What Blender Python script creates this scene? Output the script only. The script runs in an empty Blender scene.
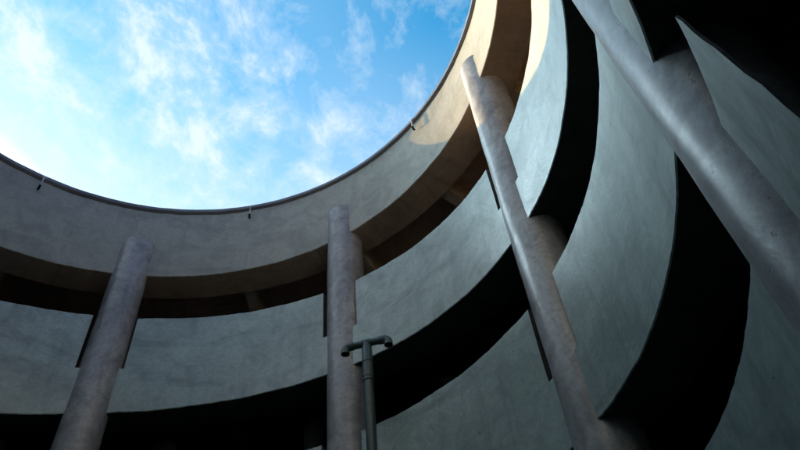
import bpy, bmesh, math
from math import sin, cos, radians as rad, pi
from mathutils import Vector, Matrix, noise

sc = bpy.context.scene
COL = sc.collection
R = 5.2                                  # inner radius of the ramp well, metres
EYE = 1.6
CX, CY = -0.6119851 * R, 0.7842538 * R   # axis of the well
ROUT = 1.85                              # outer wall radius / R

# ------------------------------------------------------------------ helpers
def link(name, me, mat, parent=None, smooth=40):
    o = bpy.data.objects.new(name, me)
    COL.objects.link(o)
    if mat is not None:
        me.materials.append(mat)
    if parent is not None:
        o.parent = parent
    if smooth:
        for p in me.polygons:
            p.use_smooth = True
        me.set_sharp_from_angle(angle=rad(smooth))
    return o

def empty(name, loc):
    o = bpy.data.objects.new(name, None)
    COL.objects.link(o)
    o.location = loc
    o.empty_display_size = 0.3
    return o

def tag(o, label, cat, group=None, kind=None):
    if label: o['label'] = label
    if cat: o['category'] = cat
    if group: o['group'] = group
    if kind: o['kind'] = kind
    return o

class Mesh:
    """collects vertices, faces and a metric UV (arc length, height)"""
    def __init__(self):
        self.v, self.f, self.uv = [], [], []
    def sweep(self, thetas, loop, closed):
        """loop(theta deg) -> list of (r, z) in metres, swept round the axis"""
        base = len(self.v); n = None
        for t in thetas:
            L = loop(t); n = len(L); a = rad(t)
            for r, z in L:
                self.v.append((r * sin(a), r * cos(a), z))
                self.uv.append((a * R, z))
        m = len(thetas)
        for i in range(m if closed else m - 1):
            j = (i + 1) % m
            for k in range(n):
                l = (k + 1) % n
                self.f.append((base + i*n + k, base + j*n + k, base + j*n + l, base + i*n + l))
        if not closed:
            self.f.append(tuple(base + k for k in range(n)))
            self.f.append(tuple(base + (m-1)*n + k for k in reversed(range(n))))
    def tube(self, pts, rads, seg=24, cap=True):
        """round tube along a polyline"""
        base = len(self.v); pts = [Vector(p) for p in pts]
        d0 = (pts[1] - pts[0]).normalized()
        ref = Vector((0, 0, 1)) if abs(d0.z) < .9 else Vector((1, 0, 0))
        u = d0.cross(ref).normalized(); ln = 0
        for i, p in enumerate(pts):
            if i == 0: d = d0
            elif i == len(pts) - 1: d = (pts[i] - pts[i-1]).normalized()
            else: d = ((pts[i] - pts[i-1]).normalized() + (pts[i+1] - pts[i]).normalized()).normalized()
            if i: ln += (pts[i] - pts[i-1]).length
            u = (u - d * u.dot(d)).normalized(); w = d.cross(u)
            for k in range(seg):
                a = 2 * pi * k / seg
                self.v.append(tuple(p + (u * cos(a) + w * sin(a)) * rads[i]))
                self.uv.append((a * rads[i], ln))
        for i in range(len(pts) - 1):
            for k in range(seg):
                l = (k + 1) % seg
                self.f.append((base + i*seg + k, base + i*seg + l, base + (i+1)*seg + l, base + (i+1)*seg + k))
        if cap:
            self.f.append(tuple(base + k for k in reversed(range(seg))))
            self.f.append(tuple(base + (len(pts)-1)*seg + k for k in range(seg)))
    def build(self, name, mat, parent=None, smooth=40):
        me = bpy.data.meshes.new(name)
        me.from_pydata(self.v, [], self.f)
        bm = bmesh.new(); bm.from_mesh(me)
        bmesh.ops.recalc_face_normals(bm, faces=bm.faces[:])
        bm.to_mesh(me); bm.free()
        lay = me.uv_layers.new(name='metric')
        for lp in me.loops:
            lay.data[lp.index].uv = self.uv[lp.vertex_index]
        return link(name, me, mat, parent, smooth)

def arange(a, b, step):
    n = max(1, int(round((b - a) / step)))
    return [a + (b - a) * i / n for i in range(n + 1)]

# ------------------------------------------------------------------ heights of the edges round the well
# every edge rises and falls a little round the well, as the ramp was built; fitted as cubics in the angle
POLY = {   # h0, p, s, c, valid range in degrees
 'At': (2.24930, .07771, -.03183, -.01426, -62, 84),
 'Ab': (1.87074, .09919, -.01761, -.00275, -56, 92),
 'Bt': (1.61138, -.01409, -.05865, .01521, -52, 100),
 'Bb': (1.24923, .00539, -.06943, .02313, -46, 108),
 'Ct': (1.01093, .02058, -.00750, -.01806, 14, 110),
 'Cb': (.63610, .00234, .00314, -.00360, 40, 122),
 'Dt': (.43598, -.00451, -.00340, .00614, 60, 128),
 'Db': (.07000, 0, 0, 0, 60, 128),
}
def edge(k, t):
    h0, p, s, c, lo, hi = POLY[k]
    def f(d):
        x = rad(d) - .4
        return h0 + p*x + s*x*x + c*x**3
    t = (t - (lo + hi)/2 + 180) % 360 - 180 + (lo + hi)/2
    if lo <= t <= hi: h = f(t)
    else:
        if t < lo: t += 360
        w = (t - hi) / (lo + 360 - hi); w = w*w*(3 - 2*w)
        d1, d2 = t - hi, lo + 360 - t
        h = f(hi)*(1 - w) + f(lo)*w + (f(hi) - f(hi - .5))*2*d1*math.exp(-d1/14) - (f(lo + .5) - f(lo))*2*d2*math.exp(-d2/14)
    return EYE + h * R

def zj(k, t, amp=.012):      # a hand-finished edge: never quite straight
    s = sum(map(ord, k))
    a = rad(t)
    return edge(k, t) + amp * (noise.noise((sin(a)*14 + s, cos(a)*14, 1.3)) + .55*noise.noise((sin(a)*60 + s, cos(a)*60, 7.7)) + .35*noise.noise((sin(a)*190 + s, cos(a)*190, 2.7)))
def rj(t, z, amp=.012):      # and a face that was never quite true
    a = rad(t)
    return amp * noise.noise((sin(a)*5.5, cos(a)*5.5, z*.9)) + .35*amp*noise.noise((sin(a)*22, cos(a)*22, z*3.1))

MID = .43                    # construction joint between edge beam and parapet
def zmid(n, t): return edge(n+'b', t)*(1 - MID) + edge(n+'t', t)*MID

COLS = [-25.0, 21.7, 67.1, 111.2, 156.3, 201.4, 246.4, 290.8]

# ------------------------------------------------------------------ materials
def mat_new(name):
    m = bpy.data.materials.new(name); m.use_nodes = True
    nt = m.node_tree; nt.nodes.clear()
    out = nt.nodes.new('ShaderNodeOutputMaterial')
    b = nt.nodes.new('ShaderNodeBsdfPrincipled')
    nt.links.new(b.outputs[0], out.inputs[0])
    return m, nt, b
class NT:
    def __init__(s, nt): s.nt = nt
    def n(s, t, **kw):
        x = s.nt.nodes.new(t)
        for k, v in kw.items(): setattr(x, k, v)
        return x
    def l(s, a, b): s.nt.links.new(a, b)
    def mapping(s, src, scale=(1,1,1), loc=(0,0,0), rot=(0,0,0)):
        m = s.n('ShaderNodeMapping')
        m.inputs['Scale'].default_value = scale; m.inputs['Location'].default_value = loc; m.inputs['Rotation'].default_value = rot
        s.l(src, m.inputs[0]); return m.outputs[0]
    def noise(s, src, scale, detail=6, rough=.55, dist=0):
        x = s.n('ShaderNodeTexNoise'); x.inputs['Scale'].default_value = scale; x.inputs['Detail'].default_value = detail
        x.inputs['Roughness'].default_value = rough; x.inputs['Distortion'].default_value = dist
        s.l(src, x.inputs['Vector']); return x.outputs['Fac']
    def ramp(s, src, stops):
        x = s.n('ShaderNodeValToRGB'); cr = x.color_ramp
        while len(cr.elements) < len(stops): cr.elements.new(.5)
        for e, (p, c) in zip(cr.elements, stops):
            e.position = p; e.color = (c, c, c, 1) if isinstance(c, (int, float)) else (*c, 1)
        s.l(src, x.inputs[0]); return x.outputs[0]
    def mix(s, fac, a, b, mode='MIX'):
        x = s.n('ShaderNodeMix', data_type='RGBA', blend_type=mode)
        for sock, v in ((x.inputs[0], fac), (x.inputs[6], a), (x.inputs[7], b)):
            if hasattr(v, 'is_linked'): s.l(v, sock)
            elif isinstance(v, (int, float)): sock.default_value = v
            else: sock.default_value = (*v, 1)
        return x.outputs[2]
    def math(s, op, a, b=0, c=0, clamp=False):
        x = s.n('ShaderNodeMath', operation=op, use_clamp=clamp)
        for i, v in enumerate((a, b, c)):
            if hasattr(v, 'is_linked'): s.l(v, x.inputs[i])
            else: x.inputs[i].default_value = v
        return x.outputs[0]

def plaster(name, base, light, dark, rough=.62, seed=0., streak=1., spec=.35, bump=.5, smear_scale=(.30, .8, 1), smear_rot=.05):
    """painted plaster: trowel swirls, smudges along the bands, thin drips, small chips"""
    m, nt, b = mat_new(name); q = NT(nt)
    uv = q.n('ShaderNodeUVMap', uv_map='metric').outputs[0]
    ob = q.n('ShaderNodeTexCoord').outputs['Object']
    big = q.noise(q.mapping(ob, (1,1,1.4), (seed, 0, 0)), .55, 4, .6, .6)
    mid = q.noise(q.mapping(ob, (1,1,1), (seed+3, 5, 0)), 2.3, 7, .62, 1.0)
    fine = q.noise(q.mapping(ob, (1,1,1), (seed, 9, 2)), 26, 5, .6)
    smear = q.noise(q.mapping(uv, smear_scale, (seed*2, 1, 0), (0,0,smear_rot)), 1.5, 8, .62, 1.0)
    drip = q.noise(q.mapping(uv, (2.6, .38, 1), (seed*3, 4, 0)), 1.4, 6, .6, .5)
    chip = q.noise(q.mapping(uv, (1,1.6,1), (seed, 2, 0), (0,0,.6)), 9, 3, .7, .4)
    c = q.mix(q.ramp(big, [(.32, 0), (.68, 1)]), base, light)
    c = q.mix(q.math('MULTIPLY', q.ramp(mid, [(.45, 0), (.64, 1)]), .50), c, dark)
    c = q.mix(q.math('MULTIPLY', q.ramp(smear, [(.53, 0), (.70, 1)]), .50*streak), c, tuple(x*.55 for x in dark))
    c = q.mix(q.math('MULTIPLY', q.ramp(drip, [(.53, 0), (.70, 1)]), .36*streak), c, tuple(x*.7 for x in dark))
    c = q.mix(q.math('MULTIPLY', q.ramp(chip, [(.70, 0), (.74, 1)]), .6*streak), c, tuple(x*.4 for x in dark))
    grain = q.noise(q.mapping(ob, (1,1,1.2), (seed*4, 3, 8)), 14, 8, .72)
    c = q.mix(q.math('MULTIPLY', q.ramp(grain, [(.40, 0), (.66, 1)]), .42), c, dark)
    pits = q.ramp(q.noise(q.mapping(ob, (1,1,.8), (seed*5, 1, 3)), 17, 3, .75, .3), [(.66, 0), (.70, 1)])
    c = q.mix(q.math('MULTIPLY', pits, .55*streak), c, tuple(x*.35 for x in dark))
    q.l(c, b.inputs['Base Color'])
    q.l(q.math('MULTIPLY_ADD', mid, .3, rough - .15), b.inputs['Roughness'])
    b.inputs['Specular IOR Level'].default_value = spec
    bp = q.n('ShaderNodeBump'); bp.inputs['Strength'].default_value = bump; bp.inputs['Distance'].default_value = .05
    h = q.math('MULTIPLY_ADD', mid, .30, q.math('MULTIPLY_ADD', fine, .055, q.math('MULTIPLY', smear, .10)))
    swirl = q.noise(q.mapping(ob, (1,1,.7), (seed*7, 2, 1)), 6.5, 4, .55, 1.4)
    h = q.math('MULTIPLY_ADD', swirl, .10, h)
    h = q.math('SUBTRACT', h, q.math('MULTIPLY', pits, .07))
    h = q.math('SUBTRACT', h, q.math('MULTIPLY', q.ramp(chip, [(.70, 0), (.74, 1)]), .12))
    q.l(h, bp.inputs['Height']); q.l(bp.outputs[0], b.inputs['Normal'])
    return m

M_wall = plaster('pale_painted_plaster', (.30,.385,.365), (.42,.51,.48), (.16,.21,.20), seed=1.7, rough=.40, spec=.9, bump=.45, streak=1.2)
M_roof = plaster('roof_parapet_plaster', (.34,.335,.285), (.41,.405,.345), (.215,.215,.19), seed=6.1, streak=.8, rough=.48, spec=.5, bump=.5)
M_col  = plaster('mauve_grey_column_plaster', (.335,.328,.335), (.51,.50,.505), (.115,.11,.112), rough=.36, seed=3.3, streak=1.1, spec=.8, bump=.33, smear_scale=(1.5, .8, 1), smear_rot=.6)
M_int  = plaster('interior_concrete_painted_shade', (.060,.055,.050), (.085,.075,.065), (.030,.028,.026), rough=.85, seed=8.8, spec=.1)  # dark gaps between the bands: shade put into the base colour
M_shade = plaster('soffit_concrete_painted_shade', (.075,.068,.062), (.10,.09,.08), (.04,.036,.034), rough=.85, seed=8.1, spec=.1)  # shade of soffits and column slots painted in as a dark colour
M_brow = plaster('roof_soffit_painted_bounce', (.52,.385,.30), (.58,.44,.35), (.34,.255,.20), rough=.8, seed=7.7, spec=.1)  # warm sun bounce below the roof painted in as brown
M_rib = plaster('pale_brown_rib_concrete', (.55,.46,.38), (.62,.53,.44), (.36,.30,.25), rough=.8, seed=7.1, spec=.1)
M_cope = plaster('zinc_flashing', (.17,.18,.21), (.22,.23,.26), (.10,.10,.12), rough=.45, seed=2.2, streak=.5, spec=.5, bump=.2)
M_pipe = plaster('grey_plastic_pipe', (.045,.09,.09), (.07,.125,.125), (.025,.04,.045), rough=.32, seed=4.4, streak=.6, spec=.5, bump=.15)
M_gal  = plaster('galvanised_pipe', (.42,.43,.44), (.5,.5,.5), (.25,.25,.26), rough=.4, seed=5.4, streak=.6, spec=.5, bump=.15)
M_hole = plaster('dark_pipe_mouth', (.012,.012,.013), (.015,.015,.015), (.008,.008,.008), rough=.9, seed=5, spec=.05)
M_gnd  = plaster('worn_concrete_floor', (.07,.068,.065), (.09,.088,.083), (.04,.04,.04), rough=.8, seed=9.4, spec=.2)

# ------------------------------------------------------------------ ground
g = Mesh()
g.v = [(-400,-400,0),(400,-400,0),(400,400,0),(-400,400,0)]; g.uv = [(v[0],v[1]) for v in g.v]; g.f = [(0,1,2,3)]
tag(g.build('ground', M_gnd, None, 0), None, None, kind='structure')

# ------------------------------------------------------------------ the ramp building
B = empty('ramp_building', (CX, CY, 0))
tag(B, 'round concrete car ramp building with curved parapet bands and columns around an open well', 'building')

FULL = arange(0, 360, .4)[:-1]
CH = .012
DEND, DBEG = 123.4, 168.0        # the lowest band is open between these angles, where one walks in

def beam_loop(n, top=None, dend=False):
    def loop(t):
        zb = zj(n+'b', t); zt = zmid(n, t) if top is None else top(t)
        ri = R; ro = 1.13 * R
        L = [(ri + CH + rj(t, zb), zb)]
        for k in range(5):
            z = zb + CH + (zt - zb - CH) * k / 4
            L.append((ri + rj(t, z), z))
        L += [(ro, zt), (ro, zb + .02)]
        return L
    return loop
def para_loop(n, cap=0.0):
    def loop(t):
        zb = zmid(n, t) - .004; zt = zj(n+'t', t, .014) - cap
        ri = R + .012; ro = 1.034 * R
        L = [(ri + .016, zb), (ri + .016, zb + .008)]
        zb0 = zb; zb += .012
        for k in range(7):
            z = zb + (zt - CH - zb) * k / 6
            L.append((ri + rj(t, z), z))
        L += [(ri + CH + rj(t, zt), zt), (ro - CH, zt), (ro, zt - CH), (ro, zb0)]
        return L
    return loop

def band(n, label, mat):
    m = Mesh()
    if n == 'A':
        m.sweep(FULL, beam_loop('A'), True)
        m.sweep(FULL, para_loop('A', .125), True)
    elif n != 'D':
        m.sweep(FULL, beam_loop(n), True)
        for i, c in enumerate(COLS):
            d = COLS[(i+1) % 8] + (360 if i == 7 else 0)
            m.sweep(arange(c + (4.1 if i == 0 else 3.65), d - (4.2 if i == 7 else 3.9), .4), para_loop(n), False)
    else:
        m.sweep(arange(DBEG, 360 + DEND + 3.5, .6), beam_loop('D'), False)
        for a, b_ in ((DBEG, 197.4), (205.4, 242.4), (250.4, 286.8), (294.8, 331), (339, 377.7), (385.7, 423.1), (431.1, 467.2)):
            m.sweep(arange(a, b_  , .4), para_loop('D'), False)
        # last piece behind the fourth column: broken off on a slant
        base = len(m.v); ts = arange(116.8, 127.6, .3); rows = 9
        tip = [(.459, 123.4), (.372, 124.9), (.294, 126.2), (.250, 126.8), (.234, 127.2), (.15, 127.6)]
        def lim(h):
            if h >= tip[0][0]: return tip[0][1]
            for (h1, t1), (h2, t2) in zip(tip, tip[1:]):
                if h2 <= h <= h1: return t1 + (t2 - t1) * (h1 - h) / (h1 - h2)
            return tip[-1][1]
        for side in (0, 1):
            for j in range(rows + 1):
                for i in range(len(ts)):
                    f = j / rows; t0 = ts[0]
                    zz = (zmid('D', 120) - .004)*(1 - f) + zj('Dt', 120)*f
                    e = lim((zz - EYE) / R) + .25*noise.noise((zz*5.1, 3, 9)) + .12*noise.noise((zz*17, 1, 4))
                    t = t0 + (e - t0) * i / (len(ts) - 1)
                    z = (zmid('D', t) - .004)*(1 - f) + zj('Dt', t)*f
                    r = R + .012 + rj(t, z) + (0 if side == 0 else .012 + (.034*R - .03)*min(1, max(0, (e - t)/11)))
                    m.v.append((r*sin(rad(t)), r*cos(rad(t)), z)); m.uv.append((rad(t)*R, z))
        nx = len(ts); S = nx * (rows + 1)
        idx = lambda s, j, i: base + s*S + j*nx + i
        for j in range(rows):
            for i in range(nx - 1):
                m.f.append((idx(0,j,i), idx(0,j,i+1), idx(0,j+1,i+1), idx(0,j+1,i)))
                m.f.append((idx(1,j,i), idx(1,j+1,i), idx(1,j+1,i+1), idx(1,j,i+1)))
            for i in (0, nx - 1):
                m.f.append((idx(0,j,i), idx(0,j+1,i), idx(1,j+1,i), idx(1,j,i)))
        for i in range(nx - 1):
            for j in (0, rows):
                m.f.append((idx(0,j,i), idx(0,j,i+1), idx(1,j,i+1), idx(1,j,i)))
    o = m.build('parapet_band', mat, B, 35)
    o.data.materials.append(M_brow if n == 'A' else M_shade)      # underside, back and end faces
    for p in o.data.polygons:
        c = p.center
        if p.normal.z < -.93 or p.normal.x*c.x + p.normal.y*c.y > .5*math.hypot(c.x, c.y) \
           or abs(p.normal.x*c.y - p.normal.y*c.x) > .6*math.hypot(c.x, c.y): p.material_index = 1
    o['label'] = label
    return o

bA = band('A', 'topmost curved parapet band with dark coping against the sky, sunlit at its right', M_roof)
bB = band('B', 'second curved parapet band from the top, slotted around the columns', M_wall)
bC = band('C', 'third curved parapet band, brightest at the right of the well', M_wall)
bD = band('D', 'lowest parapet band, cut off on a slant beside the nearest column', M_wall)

# coping on the roof parapet
m = Mesh()
def cope(t):
    z = zj('At', t, .006)
    a, b_ = .9915*R, 1.045*R
    return [(a, z - .088), (a, z - .012), (a + .012, z), (b_, z), (b_, z - .125), (R + .04, z - .125), (R - .01, z - .105)]
m.sweep(FULL, cope, True)
m.build('coping', M_cope, bA, 30)

# drain spouts under the coping
def spout(t):
    a = rad(t); er = Vector((sin(a), cos(a), 0)); up = Vector((0,0,1)); et = Vector((cos(a), -sin(a), 0))
    zt = edge('At', t) - .03
    p0 = er * (.9865*R)
    rr = .016
    m = Mesh()
    m.tube([er*(.992*R) + up*(zt - .035), p0 + up*(zt - .04), p0 + up*(zt - .075), p0 + up*(zt - .36)], [rr]*4, 16)
    o = m.build('drain_spout', M_gal, B)
    s = Mesh()    # small plate fixed to the face of the coping
    w = .035
    for sg in (-1, 1):
        for r, z in ((.9885*R, zt - .06), (.9885*R, zt), (.993*R, zt), (.993*R, zt - .06)):
            s.v.append(tuple(er*r + et*(w*sg) + up*z)); s.uv.append((r, z))
    for k in range(4):
        l = (k+1) % 4; s.f.append((k, l, 4+l, 4+k))
    s.f += [(0,1,2,3), (7,6,5,4)]
    s.build('bracket', M_gal, o, 30)
    e = Mesh()
    q = p0 + up*(zt - .34)
    e.tube([q + up*.02, q - up*.02, q - up*.045 + er*.012, q - up*.055 + er*.05], [rr*1.45]*4, 16)
    e.build('elbow', M_hole, o)
for t in (-48.6, -1.2, 46.0, 92, 138, 184, 230, 271): spout(t)

# slabs, ribs, outer wall
for n in 'ABCD':
    m = Mesh()
    def slab(t):
        zt = zmid(n, t) - .03
        return [(1.13*R + .003, zt - .24), (1.13*R + .003, zt), (ROUT*R, zt), (ROUT*R, zt - .24)]
    if n == 'D': m.sweep(arange(DBEG, 360 + DEND + 3, 1.5), slab, False)
    else: m.sweep(FULL[::3], slab, True)
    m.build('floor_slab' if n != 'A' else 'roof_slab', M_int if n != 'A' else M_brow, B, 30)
    for k in range(16):
        t = (COLS[k//2] if k % 2 == 0 else (COLS[k//2] + (COLS[(k//2+1) % 8] + (360 if k//2 == 7 else 0)))/2)
        if n == 'D' and DEND - 4 < t < DBEG + 4: continue
        w = .16 if k % 2 == 0 else .11
        a = rad(t); er = Vector((sin(a), cos(a), 0)); et = Vector((cos(a), -sin(a), 0))
        zt = zmid(n, t) - .275; zb = edge(n+'b', t) + (.03 if k % 2 == 0 else .08)
        s = Mesh()
        for r in (1.13*R + .004, ROUT*R - .01):
            for u, z in ((-w, zb), (w, zb), (w, zt), (-w, zt)):
                p = er*r + et*u; s.v.append((p.x, p.y, z)); s.uv.append((r, z))
        s.f = [(0,1,2,3), (7,6,5,4), (0,4,5,1), (1,5,6,2), (2,6,7,3), (3,7,4,0)]
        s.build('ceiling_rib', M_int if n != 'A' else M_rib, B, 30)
m = Mesh()
m.sweep(FULL[::3], lambda t: [(ROUT*R + .003, 0), (ROUT*R + .003, edge('At', t) - .4), (ROUT*R + .3, edge('At', t) - .4), (ROUT*R + .3, 0)], True)
m.build('outer_wall', M_int, B, 30)
m = Mesh()
m.sweep(FULL[::3], lambda t: [(ROUT*R - .02, zmid('B', t) - .01), (ROUT*R - .02, zmid('A', t) - .29), (ROUT*R - .002, zmid('A', t) - .29), (ROUT*R - .002, zmid('B', t) - .01)], True)
m.build('upper_wall_bounce_sheet', M_brow, B, 30)  # added sheet over the top storey's wall, bounce light in its colour
# posts along the outer side
for k in range(16):
    t = 360*k/16 + 8; a = rad(t)
    m = Mesh(); p = Vector((sin(a), cos(a), 0)) * (1.42*R)
    m.tube([p, p + Vector((0,0,edge('Ab', t) + .35))], [.2, .2], 16)
    m.build('rear_post', M_rib, B)

# columns
for t in COLS:
    rc = (.065 if t == COLS[0] else .069)*R
    RC = (1.028 if t == COLS[0] else 1.0476)*R      # some stand a little further into the well
    a = rad(t); x, y = RC*sin(a), RC*cos(a)
    top = edge('Ab', t) + .17*R
    seg, m = 56, Mesh()
    zs = arange(0, top, .12)
    for z in zs:
        for k in range(seg):
            b_ = 2*pi*k/seg
            d = .014*noise.noise((cos(b_)*1.1 + t, sin(b_)*1.1, z*.55)) + .006*noise.noise((cos(b_)*3 + t, sin(b_)*3, z*2.2))
            r = rc + d
            m.v.append((x + r*cos(b_), y + r*sin(b_), z)); m.uv.append((b_*rc, z))
    for i in range(len(zs) - 1):
        for k in range(seg):
            l = (k+1) % seg
            m.f.append((i*seg+k, i*seg+l, (i+1)*seg+l, (i+1)*seg+k))
    m.f.append(tuple((len(zs)-1)*seg + k for k in range(seg)))
    m.build('column', M_col, B, 50)

# ------------------------------------------------------------------ the vent pipe
def wp(t, r, h): a = rad(t); return Vector((CX + r*R*sin(a), CY + r*R*cos(a), EYE + h*R))
t0, r0 = 30.2, .93
base = wp(t0, r0, 0); base.z = 0
V = empty('vent_pipe', base)
tag(V, 'tall grey plastic pipe with a tee head and two down-turned elbows beside a column', 'pipe')
a = rad(9); et = Vector((cos(a), -sin(a), 0)); er = Vector((sin(a), cos(a), 0)); up = Vector((0,0,1))
zh = EYE + 1.243*R
pr = .0150*R
m = Mesh(); m.tube([(0,0,0), (0,0,zh - .5)], [pr, pr], 28); m.build('riser', M_pipe, V)
m = Mesh()
z2 = zh - .09
m.tube([(0,0,zh - .72), (0,0,zh - .715), (0,0,zh - .67), (0,0,zh - .665), (0,0,zh - .655), (0,0,zh - .65), (0,0,zh - .40), (0,0,zh - .395), (0,0,zh - .38), (0,0,zh - .375), (0,0,z2 - .02), (0,0,z2 + .03)],
       [pr*1.0, pr*1.16, pr*1.16, pr*1.02, pr*1.02, pr*1.12, pr*1.12, pr*1.0, pr*1.0, pr*1.10, pr*1.05, pr*.8], 28)
m.build('collar', M_pipe, V)
br = pr*.74
L = .068*R
m = Mesh()
m.tube([-et*L*.62 + up*zh, et*L*.62 + up*zh], [br, br], 24)
m.build('crossbar', M_pipe, V)
m = Mesh()
m.tube([-et*L*.22 + up*zh, -et*L*.215 + up*zh, et*L*.215 + up*zh, et*L*.22 + up*zh], [br, br*1.2, br*1.2, br], 24)
m.tube([up*(zh - .11), up*(zh + .01)], [pr*.9, pr*.9], 24)
m.build('tee', M_pipe, V)
for sg in (-1, 1):
    m = Mesh(); P = []; rads = []
    c = et*(sg*(L - .075)) + up*(zh - .075)
    P.append(et*sg*L*.58 + up*zh); rads.append(br); P.append(et*sg*(L*.585) + up*zh); rads.append(br*1.18)
    for k in range(9):
        b_ = pi/2*(1 - k/8)
        P.append(c + et*(sg*.075*cos(b_)) + up*(.075*sin(b_))); rads.append(br*1.18)
    P.append(P[-1] - up*.05); rads.append(br*1.22)
    end = P[-1]
    m.tube(P, rads, 24, cap=False)
    m.build('elbow', M_pipe, V)
    m = Mesh(); m.tube([end + up*.03, end + up*.028], [br*1.17, br*1.17], 24); m.build('mouth', M_hole, V)

# ------------------------------------------------------------------ sky, sun
SUN_AZ, SUN_EL = -55.5, 24.8         # azimuth from +Y towards +X
W = bpy.data.worlds.new('World'); sc.world = W; W.use_nodes = True
nt = W.node_tree; nt.nodes.clear(); q = NT(nt)
sky = q.n('ShaderNodeTexSky', sky_type='NISHITA'); sky.sun_disc = False
sky.sun_elevation = rad(SUN_EL); sky.sun_rotation = rad(SUN_AZ)
sky.air_density = 1.0; sky.dust_density = .8; sky.ozone_density = 1.5
tint = q.mix(1.0, sky.outputs[0], (.285, 1.16, 1.33), 'MULTIPLY')        # deep cyan-blue of a clear evening
GLOW = 25.0
gen = q.n('ShaderNodeTexCoord').outputs['Generated']
sep = q.n('ShaderNodeSeparateXYZ'); q.l(gen, sep.inputs[0])
zz = q.math('MAXIMUM', sep.outputs[2], .12)
px = q.math('DIVIDE', sep.outputs[0], zz); py = q.math('DIVIDE', sep.outputs[1], zz)
cmb = q.n('ShaderNodeCombineXYZ'); q.l(px, cmb.inputs[0]); q.l(py, cmb.inputs[1])
P2 = cmb.outputs[0]
n1 = q.noise(q.mapping(P2, (1.0, .75, 1), (.35, .25, 0), (0, 0, .6)), 8.0, 12, .66, .2)
n2 = q.noise(q.mapping(P2, (1, 1, 1), (4.1, 2.2, 0)), 3.2, 3, .5, .2)
side = q.math('MULTIPLY', q.math('ADD', px, .02), -1)              # >0 towards the sun's side
cov = q.math('MINIMUM', q.math('MAXIMUM', q.math('MULTIPLY', side, .6), -.09), .06)
d = q.math('ADD', q.math('ADD', q.math('MULTIPLY_ADD', n1, 1.5, -.26), q.math('MULTIPLY', n2, .5)), cov)
cl = q.ramp(d, [(.66, 0), (.82, .25), (.97, .72), (1.0, .78)])
# thin haze, thicker low down and towards the sun
dot = q.n('ShaderNodeVectorMath', operation='DOT_PRODUCT'); q.l(gen, dot.inputs[0])
se, sa = rad(SUN_EL), rad(SUN_AZ); dot.inputs[1].default_value = (cos(se)*sin(sa), cos(se)*cos(sa), sin(se))
near = q.math('MAXIMUM', dot.outputs['Value'], 0)
veil = q.ramp(near, [(.53, 0), (.65, .10), (.76, .09), (.84, .14), (.90, .42), (.94, 1.0)])
glow = q.math('MULTIPLY', q.ramp(near, [(.912, 1/GLOW), (.935, 4/GLOW), (.955, 1.0), (.972, .9), (.988, .2), (1.0, .1)]), GLOW)  # bright ring added in the sky hidden by the rim, lights the right-hand walls
low = q.ramp(sep.outputs[2], [(.66, .8), (.74, .48), (.80, .22), (.90, 0)])      # paler towards the horizon
fac = q.math('SUBTRACT', 1, q.math('MULTIPLY', q.math('MULTIPLY', q.math('SUBTRACT', 1, low), q.math('SUBTRACT', 1, veil)), q.math('SUBTRACT', 1, cl)))
cc = q.n('ShaderNodeCombineColor'); [q.l(q.math('MULTIPLY_ADD', glow, k, 1 - k), cc.inputs[i]) for i, k in enumerate((.74, .93, 1.0))]
white = q.mix(1.0, (3.85, 4.2, 4.4), cc.outputs[0], 'MULTIPLY')
far = q.ramp(q.math('MULTIPLY_ADD', dot.outputs['Value'], .5, .5), [(.36, (.07,.19,.42)), (.75, (1,1,1))])   # unseen sky darkened to dim the left-hand walls
skyc = q.mix(1.0, q.mix(fac, tint, white), far, 'MULTIPLY')
bg = q.n('ShaderNodeBackground'); bg.inputs['Strength'].default_value = .10
q.l(skyc, bg.inputs['Color'])
wo = q.n('ShaderNodeOutputWorld'); q.l(bg.outputs[0], wo.inputs[0])

sl = bpy.data.lights.new('sun', 'SUN'); sl.energy = 3.7; sl.angle = rad(.5); sl.color = (1.0, .57, .14)
so = bpy.data.objects.new('sun', sl); COL.objects.link(so)
e, az = rad(SUN_EL), rad(SUN_AZ)
sd = Vector((cos(e)*sin(az), cos(e)*cos(az), sin(e)))
so.rotation_euler = (-sd).to_track_quat('-Z', 'Y').to_euler(); so.location = sd*60

# ------------------------------------------------------------------ camera
pitch, roll, f = .8368823, -.1192051, 650.3765
c_, s_, cp, sp = cos(roll), sin(roll), cos(pitch), sin(pitch)
X = Vector((c_, -sp*s_, cp*s_)); Y = Vector((-s_, -sp*c_, cp*c_)); Fw = Vector((0, cp, sp))
cam = bpy.data.cameras.new('camera'); co = bpy.data.objects.new('camera', cam); COL.objects.link(co)
cam.sensor_width = 36; cam.lens = f/800*36; cam.clip_start = .02; cam.clip_end = 2000
co.matrix_world = Matrix(((X.x, Y.x, -Fw.x, 0), (X.y, Y.y, -Fw.y, 0), (X.z, Y.z, -Fw.z, EYE), (0,0,0,1)))
sc.camera = co
sc.view_settings.view_transform = 'Standard'; sc.view_settings.look = 'None'
sc.view_settings.exposure = 1.38; sc.view_settings.gamma = 1; sc.view_settings.use_curve_mapping = False
sc.cycles.max_bounces = 8; sc.cycles.diffuse_bounces = 5
